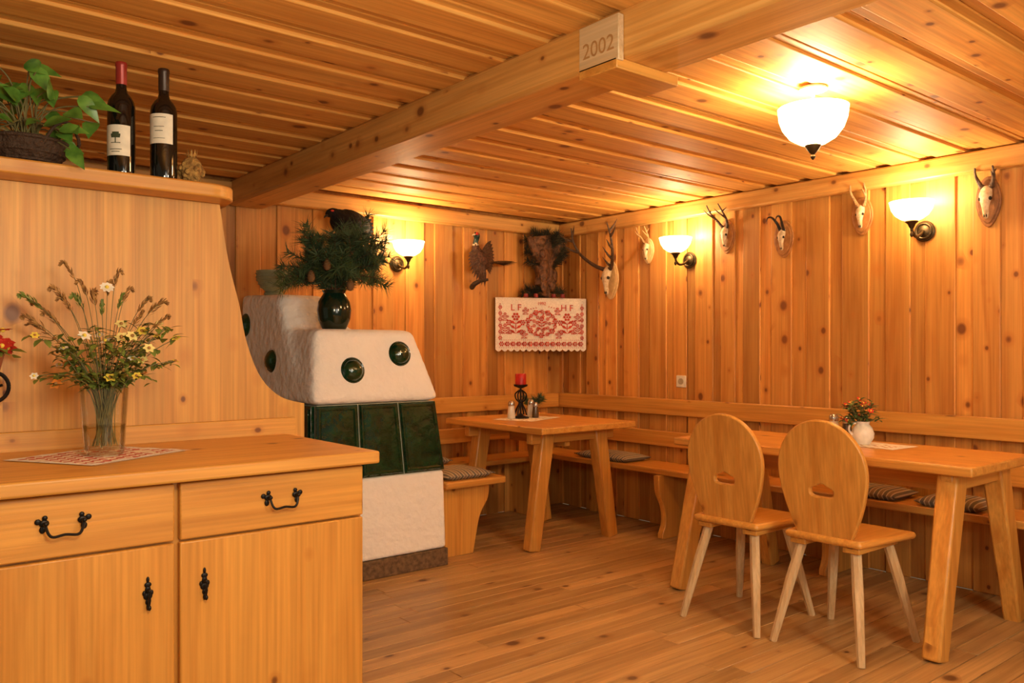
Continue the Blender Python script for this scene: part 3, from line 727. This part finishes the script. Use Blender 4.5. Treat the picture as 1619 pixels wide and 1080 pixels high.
# ------------------------------------------------------------------ corner shelf with embroidered cloth
A = Vector((3.73,4.775,0)); B = Vector((4.375,4.485,0)); ca = math.atan2(B.y-A.y, B.x-A.x); CW = (B-A).length
t = thing('corner_shelf', 'small triangular pine shelf in the room corner behind the cloth', 'shelf', (0,0,1.57))
MB().prism([(A.x,A.y,.005),(B.x,B.y,.005),(4.375,4.775,.005)], (0,0,.022)).build('shelf_board', wood('furn','X'), t, bevel=.003)
MB().box((3.85,4.755,-.12),(4.33,4.775,.004)).build('wall_cleat', wood('furn','X'), t)
t = thing('embroidered_cloth', 'white lace edged cloth with red embroidered flowers and initials hanging in the corner', 'cloth', (A.x-.004,A.y-.012,1.19), ca)
b = MB(); n = 60; W_, H_ = CW, .405
def zb(x): return .022-.016*abs(math.sin(x/W_*PI*15))
for i in range(n):
    x0, x1 = W_*i/n, W_*(i+1)/n; ys = [-.003-.004*math.sin(x*14) for x in (x0,x1)]
    b.add([(x0,ys[0],zb(x0)),(x1,ys[1],zb(x1)),(x1,ys[1],H_),(x0,ys[0],H_)], [(0,1,2,3)])
b.add([(0,-.003,H_),(W_,-.003,H_),(W_,.04,H_),(0,.04,H_)], [(0,1,2,3)])
cl = b.build('fabric', CREAM, t)
e = MB()
def dd(x, z, r, n=10): e.add([(x+r*math.cos(2*PI*i/n), -.010, z+r*math.sin(2*PI*i/n)) for i in range(n)], [tuple(range(n))])
def dl(x, z, a, L, W): c, s = math.cos(a), math.sin(a); e.add([(x,-.010,z),(x+c*L*.5-s*W,-.010,z+s*L*.5+c*W),(x+c*L,-.010,z+s*L),(x+c*L*.5+s*W,-.010,z+s*L*.5-c*W)], [(0,1,2,3)])
def rose(x, z, r):
    for k in range(6): dd(x+r*.72*math.cos(k*PI/3), z+r*.72*math.sin(k*PI/3), r*.34, 8)
    dd(x, z, r*.26, 8)
def sprig(x, z, s):
    dl(x,z-.05*s,PI/2,.09*s,.003*s); rose(x,z+.055*s,.024*s)
    for sd in (-1,1):
        for k in range(3): dl(x,z-.045*s+.028*s*k,PI/2-sd*1.0,.045*s,.008*s)
        rose(x+sd*.042*s,z+.02*s,.017*s); rose(x+sd*.035*s,z-.035*s,.014*s)
for k in range(15):
    x = .045+(W_-.09)*k/14; rose(x,.062,.019)
    if k < 14: dl(x+.022,.050,.9,.026,.006); dl(x+.022,.074,-.9,.026,.006)
for k in range(40):
    x = .03+(W_-.06)*k/39; dl(x-.005,.034,0,.010,.0025); dl(x-.005,.091,0,.010,.0025)
for sd in (0,1):
    for k in range(6):
        x = .035 if not sd else W_-.035; rose(x,.108+k*.045,.015); dl(x,.124+k*.045,PI/2,.016,.004)
cx = W_/2
for k in range(14):
    a = 2*PI*k/14+.2; rose(cx+.108*math.cos(a), .215+.088*math.sin(a), .015 if k%2 else .021); dl(cx+.108*math.cos(a),.215+.088*math.sin(a),a+PI/2,.034,.007)
for k in range(9):
    a = 2*PI*k/9; rose(cx+.062*math.cos(a), .215+.052*math.sin(a), .013); dl(cx+.075*math.cos(a),.215+.062*math.sin(a),a,.018,.006)
sprig(cx,.205,.8); sprig(cx-.20,.195,1.25); sprig(cx+.20,.195,1.25)
for sd in (-1,1):
    sprig(cx+sd*.282,.165,.62); sprig(cx+sd*.135,.125,.5); sprig(cx+sd*.282,.255,.5); sprig(cx+sd*.125,.30,.45)
    for k in range(4): dl(cx+sd*(.05+.02*k),.335-.004*k,.6*sd,.016,.004)
em = e.build('embroidery', RED, t, smooth=False)
Mt = lambda x,z: Matrix(((1,0,0,x),(0,0,-1,-.0105),(0,1,0,z),(0,0,0,1)))
text_mesh('initials', 'L F', .068, RED, t, Mt(.155,.330)); text_mesh('initials', 'H F', .068, RED, t, Mt(W_-.155,.330)); text_mesh('year', '1992', .034, RED, t, Mt(cx,.362))

ZT = 1.598
t = thing('root_carving', 'gnarled brown carved root standing on the corner shelf', 'carving', (4.13,4.67,ZT))
b = MB(); random.seed(12)
b.tube(pcurve([(0,0,0),(.02,0,.08),(-.005,.0,.17),(.015,0,.26),(-.005,0,.36),(-.02,0,.47)],5), [(.075+.02*math.sin(i*1.7)+.0016*i, .055) for i in range(26)], 14)
b.tube(pcurve([(.0,0,.22),(.07,-.03,.34),(.13,-.05,.46)],5), [.045,.046,.05,.048,.046,.046,.05,.044,.036,.028,.018], 10)
b.tube(pcurve([(.0,0,.24),(-.08,.01,.36),(-.14,.02,.46)],5), [.042,.046,.046,.044,.046,.048,.044,.04,.034,.024,.014], 10)
for i in range(20): b.ball((U(-.065,.065),U(-.06,-.03),U(.03,.42)), (U(.02,.036),U(.015,.025),U(.035,.07)), 10, 6)
b.build('wood', CARVE, t)
random.seed(77)
t = thing('pine_garland', 'dark dried pine twigs tucked around the carving in the corner', 'pine twigs', (4.13,4.67,ZT))
for sx,up in ((-.20,.44),(-.13,.50),(-.17,.40),(.10,.49),(.15,.45),(.16,.38),(-.19,.35),(.13,.30),(-.22,.03),(-.15,.05),(.14,.05),(-.08,.06),(.07,.07),(-.19,.07),(0,.50),(-.05,.47),(.06,.46),(-.18,.28),(.17,.34)):
    b = MB(); q = Vector((.775*sx,-.35*sx-.02,up)); pinebranch(b, Vector((0,-.02,max(0,up-.1))), q*.5+Vector((0,-.03,max(0,up-.1)*.5+.01)), q, .065, 280); b.build('pine_twig', [TWIG, PINED], t)
for i, sx in enumerate((-.20,-.11,.05,.13)):
    o = MB().lathe([(0,0),(.015,0),(.017,.006),(.017,.026),(.0,.028)], 16).build('tea_light', REDDK)
    o.location = (4.08+.775*sx, 4.665-.37*sx-.09, ZT)
    tag(o, 'small red candle among the twigs on the corner shelf', 'candle', 'red candles on the corner shelf')

# ------------------------------------------------------------------ tables
def table(loc, W, L, fx, fy, tx, label):
    t = thing('dining_table', label, 'table', loc, 0, 'pine tables')
    b2 = MB().box((-W/2,-L/2,.712),(W/2,L/2,.752)); b2.build('tabletop', wood('furn','Y'), t, bevel=.008, seg=3)
    for sx in (-1,1):
        for sy in (-1,1):
            MB().bar((sx*fx,sy*fy,0),(sx*tx,sy*fy*.98,.7115),.036,.043,(0,1,0),.042,.050).build('leg', wood('furn','Z'), t, bevel=.01)
    for sy in (-1,1):
        MB().box((-W/2+.05,sy*fy*.98-.025,.64),(W/2-.05,sy*fy*.98+.025,.7115)).build('crosspiece', wood('furn','X'), t, bevel=.006)
    MB().box((-.022,-fy*.96+.03,.60),(.022,fy*.96-.03,.70)).build('rail', wood('furn','Y'), t, bevel=.005)
    return t
table((3.535,4.06,0), .80, .98, .335, .32, .22, 'square pine table with splayed legs in the far corner beside the stove')
table((3.675,2.055,0), .64, 1.46, .40, .625, .21, 'long pine table with splayed legs behind the two carved chairs')

# ------------------------------------------------------------------ chairs
def chair(loc, rz, label):
    t = thing('wooden_chair', label, 'chair', loc, rz, 'carved board chairs')
    so = [(-.185,-.165),(.19,-.21),(.19,.21),(-.185,.165)]
    b = MB(); b.prism([(x,y,.432) for x,y in so], (0,0,.03)); b.build('seat', wood('furn','X'), t, bevel=.018, seg=4)
    for s in (-1,1): MB().box((-.165,s*.115-.035,.408),(.15,s*.115+.035,.4315)).build('cleat', wood('furn','X'), t, bevel=.004)
    N = 96; out = []; inn = []; zc = .182
    def wid(z):                                    # half width of the board at height z above the seat
        if z >= .265: return .192*math.sqrt(max(0,1-((z-.265)/.207)**2))
        return .192-.082*((.265-z)/.277)**1.7
    for i in range(N):
        a = 2*PI*i/N; c, s = math.cos(a), math.sin(a)
        lo, hi = 0., .6                            # cast a ray from the hole centre to the outline
        for _ in range(40):
            md = (lo+hi)/2; yy, zz = md*c, zc+md*s
            if zz > -.012 and zz < .475 and abs(yy) < wid(zz): lo = md
            else: hi = md
        out.append((lo*c, zc+lo*s))
        hy = .050*math.copysign(abs(c)**.6, c); hz = .019*math.copysign(abs(s)**.6, s)
        if s > 0: hz += .014*math.exp(-(hy/.022)**2)
        inn.append((hy, zc+hz))
    P = lambda yz: Vector((-.140-.10*yz[1], yz[0], .455+yz[1]))
    b = MB(); b.ring([P(p) for p in out], [P(p) for p in inn], (-.024,0,-.002)); b.build('backrest', wood('furn','Z'), t, bevel=.006, seg=3, ang=50)
    for sx in (-1,1):
        for sy in (-1,1):
            MB().tube([(sx*.125,sy*.115,.42),(sx*.165,sy*.145,.26),(sx*.225,sy*.19,0)], [.021,.022,.0155], 8).build('leg', wood('leg','Z'), t)
    return t
c1 = chair((3.215,1.765,0), R(0), 'carved board back chair nearest to the camera, with round worn legs')
c2 = copytree(c1, (3.185,2.215,0), R(2), 'carved board back chair farther left at the long table')

# ------------------------------------------------------------------ benches
def support(prnt, M):
    b = MB(); o = [(-.17,.0),(.12,.0),(.12,.03),(.09,.10),(.10,.20),(.15,.30),(.16,.408),(-.17,.408)]
    sm = pcurve([(p[0],p[1],0) for p in o[2:7]], 5)
    pts = [(-.16,0),(.12,0)]+[(p.x,p.y) for p in sm]+[(-.16,.408)]
    b.prism([M @ Vector((p[0],-.022,p[1])) for p in pts], M.to_3x3() @ Vector((0,.044,0))); b.build('support', wood('furn','Z'), prnt, bevel=.004)
t = thing('wall_bench', 'long pine bench with slatted back along the right wall', 'bench', (4.21,2.2,0), 0, 'wall benches')
MB().box((-.17,-2.6,.409),(.13,2.57,.447)).build('seat', wood('furn','Y'), t, bevel=.008, seg=3)
MB().box((.125,-2.6,.765),(.155,2.57,.875)).build('backrest_board', wood('furn','Y'), t, bevel=.006)
MB().box((.125,-2.6,.55),(.155,2.57,.655)).build('backrest_board', wood('furn','Y'), t, bevel=.006)
for y in (-2.3,-.9,.15,1.27,2.2):
    MB().box((.1555,y-.03,.0),(.1770,y+.03,.86)).build('post', wood('furn','Z'), t)
for y in (-2.3,-.9,.15,1.27): support(t, Matrix.Translation((-.02,y,0)) @ Matrix.Rotation(PI,4,'Z') @ Matrix.Translation((.02,0,0)))
t = thing('wall_bench', 'pine bench with slatted back along the back wall behind the square table', 'bench', (3.3,4.64,0), 0, 'wall benches')
MB().box((-.64,-.165,.409),(.735,.125,.447)).build('seat', wood('furn','X'), t, bevel=.008, seg=3)
MB().box((-.64,.09,.765),(1.03,.119,.875)).build('backrest_board', wood('furn','X'), t, bevel=.006)
MB().box((-.64,.09,.55),(1.03,.119,.655)).build('backrest_board', wood('furn','X'), t, bevel=.006)
for x in (-.5,.2,.68): MB().box((x-.03,.1195,0),(x+.03,.147,.86)).build('post', wood('furn','Z'), t)
for x in (-.05,.6): support(t, Matrix.Translation((x,0,0)) @ Matrix.Rotation(-PI/2,4,'Z'))
t = thing('stove_bench', 'short pine bench against the side of the stove', 'bench', (2.66,3.84,0), 0, 'wall benches')
MB().box((-.005,0,.41),(.43,.63,.452)).build('seat', wood('furn','X'), t, bevel=.012, seg=3)
b = MB(); sm = pcurve([(.25,0,0),(.27,0,.10),(.30,0,.22),(.36,0,.32),(.37,0,.409)],5)
b.prism([(.005,.09,0)]+[(p.x,.09,p.z) for p in sm]+[(.005,.09,.409)], (0,.045,0)); b.build('support', wood('furn','Z'), t, bevel=.004)

# cushions
def cushion(loc, rz, sx, sy, label):
    b = MB(); n = 12
    T = lambda i: -1+2*i/n
    for s in (1,-1):
        for i in range(n):
            for j in range(n):
                q = []
                for a,c in ((i,j),(i+1,j),(i+1,j+1),(i,j+1)):
                    x, y = T(a), T(c); h = (1-abs(x)**5)*(1-abs(y)**5)
                    q.append((x*sx/2,y*sy/2,.022+.004+.026*h if s > 0 else .022-.022*min(1,h*2)))
                b.add(q, [(0,1,2,3)])
    o = b.build('seat_cushion', CUSH)
    bm = bmesh.new(); bm.from_mesh(o.data); bmesh.ops.remove_doubles(bm, verts=bm.verts, dist=1e-5)
    be = [e_ for e_ in bm.edges if e_.is_boundary]; bmesh.ops.bridge_loops(bm, edges=be); bmesh.ops.recalc_face_normals(bm, faces=bm.faces); bm.to_mesh(o.data); bm.free()
    o.location = loc; o.rotation_euler = (0,0,rz); tag(o, label, 'cushion', 'striped seat cushions')
cushion((2.85,4.03,.4525), 0, .34, .34, 'striped cushion on the short stove bench')
cushion((2.98,4.62,.4475), 0, .36, .24, 'striped cushion on the back wall bench next to the stove')
cushion((4.18,4.02,.4475), R(90), .50, .25, 'striped cushion on the right bench beside the square table')
cushion((4.18,2.13,.4475), R(90), .34, .25, 'striped cushion on the right bench behind the two carved chairs')
cushion((4.18,1.72,.4475), R(90), .30, .25, 'striped cushion on the right bench nearest the photographer')

# ------------------------------------------------------------------ things on the tables
def runner(loc, L, W, rz, label):
    b = MB(); clothgrid(b, Vector((1,0,0)), Vector((0,1,0)), L, W, 16, 10, .001, 1)
    for vv in range(len(b.v)): b.v[vv] = (b.v[vv][0]-L/2, b.v[vv][1]-W/2, b.v[vv][2])
    o = b.build('table_runner', [RUN, CREAM]); o.location = loc; o.rotation_euler = (0,0,rz); tag(o, label, 'table runner')
ZT1 = .7525
runner((3.52,4.16,ZT1), .40, .30, R(20), 'small woven cloth under the candlestick on the square table')
runner((3.80,2.0,ZT1), .22, .44, R(-4), 'small woven cloth under the white flower jug on the long table')
Z2 = ZT1+.003
t = thing('candle_holder', 'black wrought iron candle holder on the square table', 'candle holder', (3.50,4.20,Z2))
b = MB(); b.lathe([(0,0),(.055,0),(.057,.006),(.02,.016),(.010,.03),(.0,.03)], 24)
b.tube([(0,0,.02),(0,0,.2)], .006, 8); b.lathe([(0,.195),(.01,.196),(.044,.21),(.048,.222),(.042,.222),(0,.208)], 24)
b.ball((0,0,.11), (.016,.016,.014))
for k in range(4):
    a = k*PI/2+.4; c, s = math.cos(a), math.sin(a)
    b.tube(pcurve([(.006*c,.006*s,.185),(.04*c,.04*s,.16),(.035*c,.035*s,.125),(.012*c,.012*s,.10),(.03*c,.03*s,.06),(.045*c,.045*s,.02)],4), .005, 6)
b.build('frame', IRON, t)
o = MB().lathe([(0,0),(.036,0),(.037,.004),(.037,.075),(.033,.08),(.012,.074),(.0,.073)], 24).build('pillar_candle', REDWAX); o.location = (3.50,4.20,Z2+.214)
tag(o, 'thick red candle on the black iron holder', 'candle')
SALT = mat('salt_glass',(.72,.68,.58),.15)
def shaker(loc, label, s=1, fill=None):
    t = thing('salt_shaker', label, 'shaker', loc, 0, 'shakers on the tables')
    MB().lathe([(0,0),(.02*s,0),(.022*s,.004),(.02*s,.03*s),(.016*s,.066*s),(0,.066*s)], 16).build('jar', fill or SALT, t)
    MB().lathe([(.0165*s,.0662*s),(.0175*s,.068*s),(.0175*s,.082*s),(.012*s,.092*s),(0,.094*s)], 16).build('cap', CHROME, t)
DKG = mat('pepper', (.10,.06,.03), .2)
shaker((3.42,4.20,Z2), 'salt shaker left of the candle holder on the square table', 1.25)
shaker((3.595,4.16,Z2), 'pepper shaker right of the candle holder on the square table', 1.1, DKG)
shaker((3.615,4.23,Z2), 'salt shaker with steel cap behind the pepper shaker on the square table', 1.25)
shaker((3.945,2.225,ZT1), 'salt shaker farther left on the long table', 1.35)
shaker((3.90,2.13,Z2), 'pepper shaker beside the flower jug on the long table', 1.25, DKG)
t = thing('pine_sprig', 'small pine sprig arrangement behind the shakers on the square table', 'pine twigs', (3.745,4.36,ZT1))
MB().lathe([(0,0),(.03,0),(.035,.01),(.035,.04),(.028,.05),(0,.045)], 18).build('pot', mat('small_pot',(.20,.10,.05),.6), t)
for i in range(8):
    a = i*.8; b = MB(); q = Vector((.07*math.cos(a),.07*math.sin(a),.13-.02*(i%3))); pinebranch(b, Vector((0,0,.045)), q*.5+Vector((0,0,.03)), q, .045, 110, r=.002); b.build('pine_twig', [TWIG, PINEG], t)

t = thing('flower_jug', 'small round white porcelain jug on the long table', 'jug', (3.79,1.99,Z2))
MB().lathe([(0,0),(.032,0),(.035,.005),(.050,.03),(.052,.052),(.043,.078),(.029,.095),(.033,.108),(.029,.108),(.026,.094),(0,.07)], 28).build('body', PORC, t)
MB().tube(pcurve([(-.03,.02,.10),(-.055,.035,.09),(-.058,.037,.065),(-.045,.028,.045)],4), .005, 8).build('handle', PORC, t)
t = thing('flower_posy', 'posy of small red flowers and green leaves in the white jug', 'bouquet', (3.79,1.99,Z2+.085))
lf = MB(); st = MB(); random.seed(3); hd = []
for i in range(30):
    a = U(0,2*PI); rr = .10*math.sqrt(U(0,1)); e_ = Vector((rr*math.cos(a),rr*math.sin(a),U(.04,.135)-rr*.3)); st.tube([(0,0,-.04),(e_.x*.25,e_.y*.25,.02),e_], .0016, 5); hd.append(e_)
    for k in range(7): an = U(0,2*PI); lf.leaf(e_*U(.6,1.05), (math.cos(an),math.sin(an),U(-.2,.8)), (0,0,1), U(.03,.048), U(.012,.02))
st.build('stems', STEMG, t); lf.build('foliage', mat('posy_leaf',(.10,.17,.045),.6), t)
for e_ in hd[:15]: b = MB(); flower(b, e_+Vector((0,0,.008)), .015, 6); b.build('red_blossom', [REDP, YELLOW], t)

t = thing('wall_socket', 'small cream light switch plate on the right wall above the bench', 'switch', (XW-.0125,3.57,.995), PI)
MB().box((.0003,-.04,-.04),(.010,.04,.04)).build('frame', PLASTIC, t, bevel=.004)
MB().lathe([(.0,.0102),(.022,.0102),(.021,.014),(.015,.0145),(.013,.0115),(0,.0115)], 24, (0,0,0), Matrix(((0,0,1),(0,1,0),(-1,0,0)))).build('socket_insert', mat('socket_tan',(.5,.42,.28),.5), t)  # insert in a darker tan than the plate

# ------------------------------------------------------------------ world, camera
w = bpy.data.worlds.new('world'); bpy.context.scene.world = w; w.use_nodes = True
bg = w.node_tree.nodes['Background']; bg.inputs[0].default_value = (1,.78,.50,1); bg.inputs[1].default_value = .19
cam = bpy.data.cameras.new('camera'); co = bpy.data.objects.new('camera', cam); C.objects.link(co)
co.location = (0,0,1.2); co.rotation_euler = (R(90),0,R(-39.2)); cam.sensor_width = 36; cam.lens = 1300/1619*36; cam.shift_y = 15/1619
cam.clip_start = .05
bpy.context.scene.camera = co
bpy.context.scene.view_settings.view_transform = 'Standard'
bpy.context.scene.view_settings.exposure = 0.1
